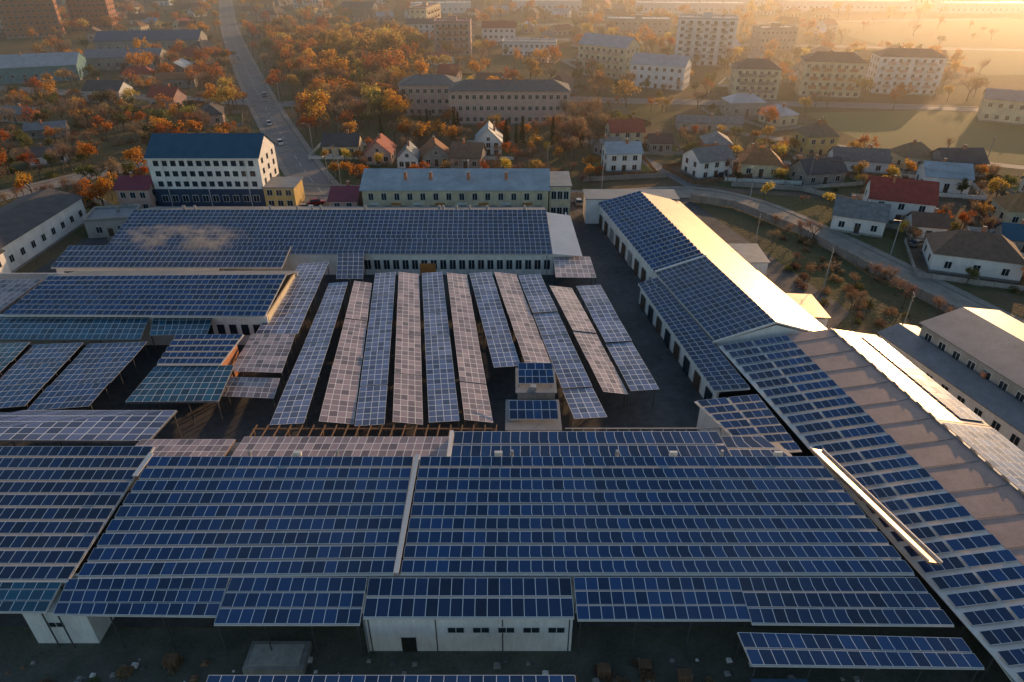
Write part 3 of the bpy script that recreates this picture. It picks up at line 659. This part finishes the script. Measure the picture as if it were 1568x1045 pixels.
# ------------------------------------------------------------------ houses
HS=[(37,228,11,9,4.5,2.8,5,m_cream,m_roofr,2),(32,199,10,8,5.5,2.2,5,m_white,m_roofc,2),(56,194,11,9,5,2.6,20,m_white,m_roofy,2),(71,194,11,9,4,3.2,-10,m_cream,m_roofo,1),
(95,216,10,9,6,3.2,8,m_yell,m_rooft,2),(85,187,12,8,3.6,2.8,12,m_grey,m_roofk,1),(101,198,15,8,3.6,2.6,-10,m_white,m_roofy,1),(116,180,11,9,4.6,2.6,-15,m_white,m_roofc,1),
(94,160,14,11,5.5,3.6,-20,m_white,m_roofr,2),(81,151.5,11,8,4,2.6,-25,m_white,m_roofy,1),(94.5,147,7,6,3.4,2,-15,m_white,m_rooft,1),(95,130,16,11,4.2,3.4,-20,m_white,m_rooft,1),
(122,156,10,9,4,3,-10,m_cream,m_roofo,1),(128,195,12,9,4,3,0,m_grey,m_roofk,1),(118,201,10,8,4,3,10,m_cream,m_rooft,1),(-7.3,216,8,9,4.5,4,0,m_white,m_roofc,2),
(-40,207,8,9,3.5,3.4,0,m_pink,m_roofr,1),(-53,215,11,8,3.4,2.8,0,m_cream,m_roofk,1),(-30.5,201,6,7,3.4,3,0,m_white,m_roofb,1),(-23,204,8,8,3.5,3.4,10,m_grey,m_roofo,1),(-13,202,9,8,3.6,3.2,-10,m_grey,m_rooft,1),
(112,140,9,7,3,2.2,-20,m_grey,m_roofb,1),(108,120,8,7,3,2,-20,m_white,m_roofy,1),(30,214,7,6,3,2,30,m_grey,m_roofy,1),(47,219,7,6,3,2,0,m_grey,m_rooft,1),(140,172,11,9,4,3,-10,m_white,m_roofb,1)]
for i,h in enumerate(HS):
    building('family_house',h[0],h[1],h[2],h[3],h[4],h[6],'hip' if i in (4,3,11,12,14) else 'gable',h[5],h[7],h[8],h[9],3,2,axis='y' if i in (15,16,18,19) else 'x')
    if i not in (9,10,16,18,19,20,23): plot(h[0],h[1],h[2]*.8,h[3]*.6,h[6])
def clear(x,y,r):
    for a,b_,c in FOOT:
        if (x-a)**2+(y-b_)**2<(c+r)**2: return False
    for a,b_,c in ROADP:
        if (x-a)**2+(y-b_)**2<(c+r)**2: return False
    return True
def inpoly(x,y,P):
    c=False
    for i in range(len(P)):
        x1,y1=P[i];x2,y2=P[i-1]
        if (y1>y)!=(y2>y) and x<(x2-x1)*(y-y1)/(y2-y1)+x1: c=not c
    return c
WOOD=[(-165,490),(-61,478),(-30,283),(-48,215),(-66,222),(-90,285)]
SCRUB=[(-210,300),(-125,270),(-85,222),(-104,180),(-150,176)]
n=0; tries=0
while n<140 and tries<4000:
    tries+=1
    y=U(200,800); x=U(-.62*y,.62*y)
    if inpoly(x,y,WOOD) or inpoly(x,y,FIELD) or inpoly(x,y,FIELD2) or inpoly(x,y,SCRUB): continue
    if y<230 and x<20: continue
    if not clear(x,y,10): continue
    big=R()<.12 and y>380
    if big: building('apartment_block',x,y,U(18,38),12,random.choice([9,12,15]),random.choice([-10,0,8,80,35]),random.choice(['flat','flat','gable']),2.4,random.choice([m_white,m_pink,m_cream,m_brick,m_grey]),random.choice([m_roofg,m_roofk,m_maroon]),random.choice([3,4,5]),8,3,door=False)
    else:
        w_,d_,r_=U(9,14),U(7,10),U(-30,30)+random.choice([0,90])
        building('family_house',x,y,w_,d_,U(3,5.5),r_,random.choice(['gable','gable','hip']),U(2.2,3.4),random.choice([m_white,m_cream,m_grey,m_yell,m_pink,m_brick]),random.choice([m_rooft,m_roofo,m_roofk,m_roofc,m_roofr,m_roofy,m_roofr,m_rooft]),1,3,2)
        if y<450: plot(x,y,w_,d_*.8,r_)
    n+=1

# ------------------------------------------------------------------ trees
def rv(): 
    while 1:
        v=Vector((U(-1,1),U(-1,1),U(-1,1)))
        if .05<v.length<1: return v
def tree_mesh(name,h,leaf,dens,size,twig=False):
    b=B(name); tips=[]
    def grow(p,d,L,r,lv):
        q=p+d*L; b.cyl('t',m_bark,p,q,r,r*.62,5 if lv==0 else 3)
        if lv>=3: tips.append(q); return
        if lv>=1: tips.append(q)
        for k in range(4 if lv==0 else 3):
            nd=(d*.75+rv().normalized()*.75+Vector((0,0,.25))).normalized()
            grow(q if k else p+d*L*.75,nd,L*U(.58,.8),r*.58,lv+1)
    grow(Vector((0,0,-.2)),Vector((U(-.05,.05),U(-.05,.05),1)).normalized(),h*.3,h*.022,0)
    for t in tips:
        for k in range(dens):
            c=t+rv()*h*.09
            if twig:
                d=rv().normalized(); d.z=abs(d.z); L=h*U(.05,.11); s=d.cross(rv()).normalized()*size
                b.f('t',leaf,[c-s,c+s,c+d*L])
            else:
                a=rv().normalized(); e=a.cross(rv()).normalized(); s=size*U(.6,1.3)
                b.f('t',leaf,[c-a*s-e*s*.6,c+a*s-e*s*.5,c+a*s*.8+e*s*.6,c-a*s*.7+e*s*.6])
    return b.mesh(b.p['t'],name)
def conifer_mesh(h):
    b=B('conifer'); b.cyl('t',m_bark,(0,0,-.2),(0,0,h),h*.018,.02,5)
    for i in range(420):
        t=R()**.8; z=h*(.1+.9*t); rr=(1-t)*h*.2*U(.3,1.05); a=U(0,6.28)
        c=Vector((rr*math.cos(a),rr*math.sin(a),z-rr*.35)); o=Vector((math.cos(a),math.sin(a),-.4)); e=Vector((-math.sin(a),math.cos(a),U(-.2,.2)))*.3
        b.f('t',l_co,[c-o*.35-e,c-o*.35+e,c+o*.5])
    return b.mesh(b.p['t'],'conifer')
def shrub_mesh(leaf):
    b=B('shrub')
    for k in range(5):
        b.cyl('t',m_bark,(0,0,0),(U(-1,1),U(-1,1),U(1,2)),.05,.015,3)
    for i in range(220):
        v=rv(); c=Vector((v.x*1.6,v.y*1.6,abs(v.z)*1.9)); d=rv().normalized(); s=d.cross(rv()).normalized()*.09
        b.f('t',leaf,[c-s,c+s,c+d*.7])
    return b.mesh(b.p['t'],'shrub')
T_bare=[tree_mesh('bare_tree',9,l_br,9,.045,True) for _ in range(3)]
T_or=[tree_mesh('autumn_tree',10,l_or,10,.24) for _ in range(2)]+[tree_mesh('autumn_tree',10,l_or,6,.22)]
T_ye=[tree_mesh('yellow_tree',10,l_ye,9,.24) for _ in range(2)]
T_gr=[tree_mesh('green_tree',8,l_gr,10,.2) for _ in range(2)]
T_co=[conifer_mesh(9)]
T_sh=[shrub_mesh(l_br),shrub_mesh(l_gr),shrub_mesh(l_br)]
def put(me,x,y,s,parent=None,name=None):
    o=bpy.data.objects.new(name or me.name.split('.')[0],me); SC.collection.objects.link(o)
    o.location=(x,y,0); o.rotation_euler=(0,0,U(0,6.28)); o.scale=(s*U(.85,1.15),s*U(.85,1.15),s*U(.9,1.15))
    if parent: o.parent=parent
    return o
def mass(name):
    e=bpy.data.objects.new(name,None); SC.collection.objects.link(e); return e
def scatter(P,n,choices,smin,smax,parent=None,r=0,nm=None):
    xs=[p[0] for p in P]; ys=[p[1] for p in P]; k=0;t=0
    while k<n and t<n*12:
        t+=1; x=U(min(xs),max(xs)); y=U(min(ys),max(ys))
        if not inpoly(x,y,P) or not clear(x,y,r): continue
        put(random.choice(random.choice(choices)),x,y,U(smin,smax),parent,nm); k+=1
wood=mass('autumn_woodland'); scatter(WOOD,430,[T_bare,T_or,T_bare,T_ye,T_bare,T_gr,T_or],.8,1.7,wood,nm='tree')
scatter([(-95,370),(-60,370),(-50,420),(-80,430)],18,[T_ye],1.6,2.4,wood,nm='tree')
sc=mass('scrub_thicket'); scatter(SCRUB,250,[T_bare,T_sh,T_bare,T_sh,T_gr,T_bare,T_or],.6,1.1,sc,nm='bare_tree')
scatter([(-160,300),(-110,290),(-160,420),(-230,440)],90,[T_bare,T_or,T_bare],.7,1.2,sc,nm='bare_tree')
scatter([(-45,248),(22,248),(30,222),(-20,220),(-45,225)],44,[T_bare,T_bare,T_co,T_or],.7,1.2)
scatter([(22,270),(40,215),(14,205),(14,250)],20,[T_bare,T_bare],.9,1.4)
scatter([(-60,214),(15,222),(30,180),(-50,182)],60,[T_bare,T_bare,T_ye,T_sh,T_or],.5,.8)
scatter([(55,240),(140,215),(150,140),(100,100),(88,125),(78,155),(55,182)],150,[T_bare,T_bare,T_sh,T_or,T_gr,T_sh,T_ye],.4,.85)
scatter([(58,158),(70,140),(77,115),(80,98),(62,95),(56,120)],60,[T_sh,T_sh,T_bare],.45,.7)
scatter([(-160,174),(-105,180),(-95,160),(-160,140)],36,[T_bare,T_sh,T_or],.6,1.0)
far=mass('distant_trees')
k=0
while k<1500:
    y=U(235,1000); x=U(-.65*y,.65*y)
    if inpoly(x,y,FIELD) or (inpoly(x,y,FIELD2) and R()<.85) or inpoly(x,y,WOOD) or not clear(x,y,0): k+=.3; continue
    put(random.choice(random.choice([T_bare,T_or,T_ye,T_gr,T_bare,T_or])),x,y,U(.7,1.5),far,'tree'); k+=1

# ------------------------------------------------------------------ fence, poles, cars
def fence(pts,h=2.0,step=3):
    b=B('concrete_fence')
    for i in range(len(pts)-1):
        a=Vector((*pts[i],0)); c=Vector((*pts[i+1],0)); L=(c-a).length; n=max(1,int(L/step)); d=(c-a)/n
        for k in range(n):
            p=a+d*k; q=p+d
            b.beam('panels',m_grey,(p.x,p.y,h/2),(q.x,q.y,h/2),.1,h-.2); b.box('posts',m_conc,p.x-.12,p.x+.12,p.y-.12,p.y+.12,0,h+.1)
    b.finish()
fence([(46,170),(56,165),(66,148),(73,128),(82,103),(92,70),(100,40)])
fence([(-96,160),(-108,170),(-120,186)]); fence([(14,172),(40,171)])
fence([(60,182),(78,178),(90,165)],1.5); fence([(20,186),(44,190)],1.5)
def pole(x,y,h=8,lamp=True,rot=0):
    b=B('street_lamp' if lamp else 'utility_pole',(x,y,0),rot)
    b.cyl('pole',m_conc if not lamp else m_steel,(0,0,0),(0,0,h),.14,.08,8)
    if lamp: b.beam('arm',m_steel,(0,0,h-.1),(1.6,0,h+.3),.08); b.hexa('head',m_steel,[(1.4,-.15,h+.2),(2.2,-.12,h+.25),(2.2,.12,h+.25),(1.4,.15,h+.2)],[(1.4,-.12,h+.36),(2.2,-.08,h+.36),(2.2,.08,h+.36),(1.4,.12,h+.36)])
    else:
        for z in (h-.3,h-1): b.beam('crossarm',m_wood,(-1,0,z),(1,0,z),.1)
        for xx in (-.9,-.4,.4,.9): b.cyl('insulators',m_frame,(xx,0,h-.25),(xx,0,h-.05),.05,.04,6)
    b.finish()
for S,st,off in ((r_main,9,6.4),(r_e,9,4.6)):
    for i in range(3,len(S)-2,st):
        p=S[i]; d=(S[i+1]-S[i]).normalized(); nn=Vector((-d.y,d.x,0))*off
        pole(p.x+nn.x,p.y+nn.y,8,True,math.atan2(-nn.y,-nn.x))
up_=[(60,186),(80,180),(100,172),(125,162),(150,152)]
for x,y in up_+[(66,230),(100,225),(-50,190),(10,190),(52,136),(60,118),(66,100),(-60,240),(140,200)]: pole(x,y,9,False,1.2)
b=B('overhead_wires')
for L_ in (up_,[(52,136),(60,118),(66,100)],[(-50,190),(10,190)]):
    for i in range(len(L_)-1):
        for o in (-.8,.8):
            p,q=L_[i],L_[i+1]; pr=None
            for k in range(9):
                t=k/8; c=(p[0]+(q[0]-p[0])*t,p[1]+(q[1]-p[1])*t+o,8.9-3.2*t*(1-t))
                if pr: b.beam('w',m_black,pr,c,.035)
                pr=c
b.finish()
def car(x,y,rot,col):
    b=B('parked_car',(x,y,.06),rot); m=col
    b.hexa('body',m,[(-2.1,-.85,.3),(2.1,-.85,.3),(2.1,.85,.3),(-2.1,.85,.3)],[(-2.15,-.82,.85),(2.1,-.8,.75),(2.1,.8,.75),(-2.15,.82,.85)])
    b.hexa('cabin',m_glass,[(-1.7,-.78,.86),(1.0,-.78,.84),(1.0,.78,.84),(-1.7,.78,.86)],[(-1.25,-.62,1.38),(.35,-.62,1.38),(.35,.62,1.38),(-1.25,.62,1.38)])
    b.hexa('roof',m,[(-1.25,-.62,1.385),(.35,-.62,1.385),(.35,.62,1.385),(-1.25,.62,1.385)],[(-1.15,-.57,1.45),(.25,-.57,1.45),(.25,.57,1.45),(-1.15,.57,1.45)])
    for wx in (-1.3,1.3):
        for wy in (-.87,.67): b.cyl('wheels',m_black,(wx,wy,.32),(wx,wy+.2,.32),.32,.32,10)
    b.finish()
cc=[M('car_paint_white',(.7,.7,.7),.3,0,.05),M('car_paint_silver',(.4,.4,.42),.3,.5,.05),M('car_paint_dark',(.04,.045,.06),.3,0,.05),M('car_paint_red',(.35,.03,.03),.3,0,.05)]
for i in (12,20,33,60):
    j=len(r_main)-3-i
    if j>0:
        p=r_main[j]; d=(r_main[j+1]-p).normalized(); nn=Vector((-d.y,d.x,0))*2.1*(1 if i%2 else -1)
        car(p.x+nn.x,p.y+nn.y,math.atan2(d.y,d.x),cc[i%4])
for x,y,r in ((-50,168,.3),(-52,164,.3),(24,168,1.5),(28,168,1.5),(17,168,1.6),(90,141,.4),(60,190,.2),(-9,206,1),(88,207,0)): car(x,y,r,random.choice(cc))

b=B('yard_debris')
for i in range(190):
    x=U(-60,42); y=U(33,40.5); s=U(.08,.4)
    b.hexa('d',random.choice([m_grey,m_wood,m_roofk,m_conc,m_roofl]),[(x-s,y-s,0),(x+s,y-s*.7,0),(x+s*.8,y+s,0),(x-s,y+s*.8,0)],[(x-s*.7,y-s*.6,s*.8),(x+s*.6,y-s*.5,s),(x+s*.5,y+s*.6,s*.7),(x-s*.6,y+s*.5,s*.9)])
b.finish()
b=B('pallet_stack')
for (x0,y0) in ((8,38.5),(12,39.2),(15.5,38),(-33,39.5),(-37,38.6)):
    for k in range(random.randint(3,7)):
        for j in range(5): b.box('boards',m_wood,x0,x0+1.2,y0+j*.2,y0+j*.2+.13,k*.15+.1,k*.15+.13)
        for j in range(3): b.box('bearers',m_wood,x0+j*.55,x0+j*.55+.1,y0,y0+.93,k*.15,k*.15+.098)
b.finish()
sh=mass('weed_shrubs')
for i in range(36): put(random.choice(T_sh),U(-60,-14) if i%2 else U(6,20),U(36,40.5),U(.25,.45),sh,'shrub')

# ------------------------------------------------------------------ air haze over the town, steam
bpy.ops.mesh.primitive_cube_add(size=1,location=(0,1485,39)); hz=bpy.context.object; hz.name='haze_air'; hz.scale=(5000,2620,84)
m,nt,out=newmat('haze'); v=N(nt,'ShaderNodeVolumeScatter'); v.inputs['Density'].default_value=.00095; v.inputs['Anisotropy'].default_value=.7; v.inputs['Color'].default_value=(1,.93,.84,1)
nt.links.new(v.outputs[0],out.inputs['Volume']); hz.data.materials.append(m)
bpy.ops.mesh.primitive_ico_sphere_add(subdivisions=3,radius=1,location=(-64,124,8.8)); st=bpy.context.object; st.name='steam_plume'; st.scale=(15,4.2,2.8)
m,nt,out=newmat('steam'); v=N(nt,'ShaderNodeVolumePrincipled'); v.inputs['Color'].default_value=(.99,.99,.99,1); v.inputs['Anisotropy'].default_value=.55
tc=N(nt,'ShaderNodeTexCoord'); ln=N(nt,'ShaderNodeVectorMath',operation='LENGTH'); nt.links.new(tc.outputs['Object'],ln.inputs[0])
fall=math_(nt,'SUBTRACT',1,ln.outputs['Value'])
pp=N(nt,'ShaderNodeNewGeometry').outputs['Position']
nz=ramp(nt,noise(nt,scalevec(nt,pp,(.7,1,1.4)),.36,5,.65),.5,.75)
nt.links.new(math_(nt,'MULTIPLY',math_(nt,'MULTIPLY',math_(nt,'MAXIMUM',fall,0),nz),1.5),v.inputs['Density'])
nt.links.new(v.outputs[0],out.inputs['Volume']); st.data.materials.append(m)

# ------------------------------------------------------------------ light, world, camera
w=bpy.data.worlds.new('World'); SC.world=w; w.use_nodes=True; nt=w.node_tree
sky=nt.nodes.new('ShaderNodeTexSky'); sky.sky_type='NISHITA'; sky.sun_disc=False
sky.sun_elevation=math.radians(SUN_EL); sky.sun_rotation=math.radians(SUN_AZ); sky.air_density=1.2; sky.dust_density=1.1; sky.ozone_density=2.0
nt.links.new(sky.outputs[0],nt.nodes['Background'].inputs[0]); nt.nodes['Background'].inputs[1].default_value=.15
L=bpy.data.lights.new('sun','SUN'); L.energy=5; L.angle=math.radians(.5); L.color=(1,.57,.26)
lo=bpy.data.objects.new('sun',L); SC.collection.objects.link(lo)
a=math.radians(SUN_AZ); e=math.radians(SUN_EL)
lo.rotation_euler=Vector((math.sin(a)*math.cos(e),math.cos(a)*math.cos(e),math.sin(e))).to_track_quat('Z','Y').to_euler()
cam=bpy.data.cameras.new('camera'); cam.lens=24; cam.sensor_width=36; cam.clip_end=6000; cam.clip_start=.5
co=bpy.data.objects.new('camera',cam); SC.collection.objects.link(co); co.location=(0,0,60); co.rotation_euler=(math.radians(59),0,0)
SC.camera=co
SC.view_settings.view_transform='Standard'; SC.view_settings.look='None'; SC.view_settings.exposure=0
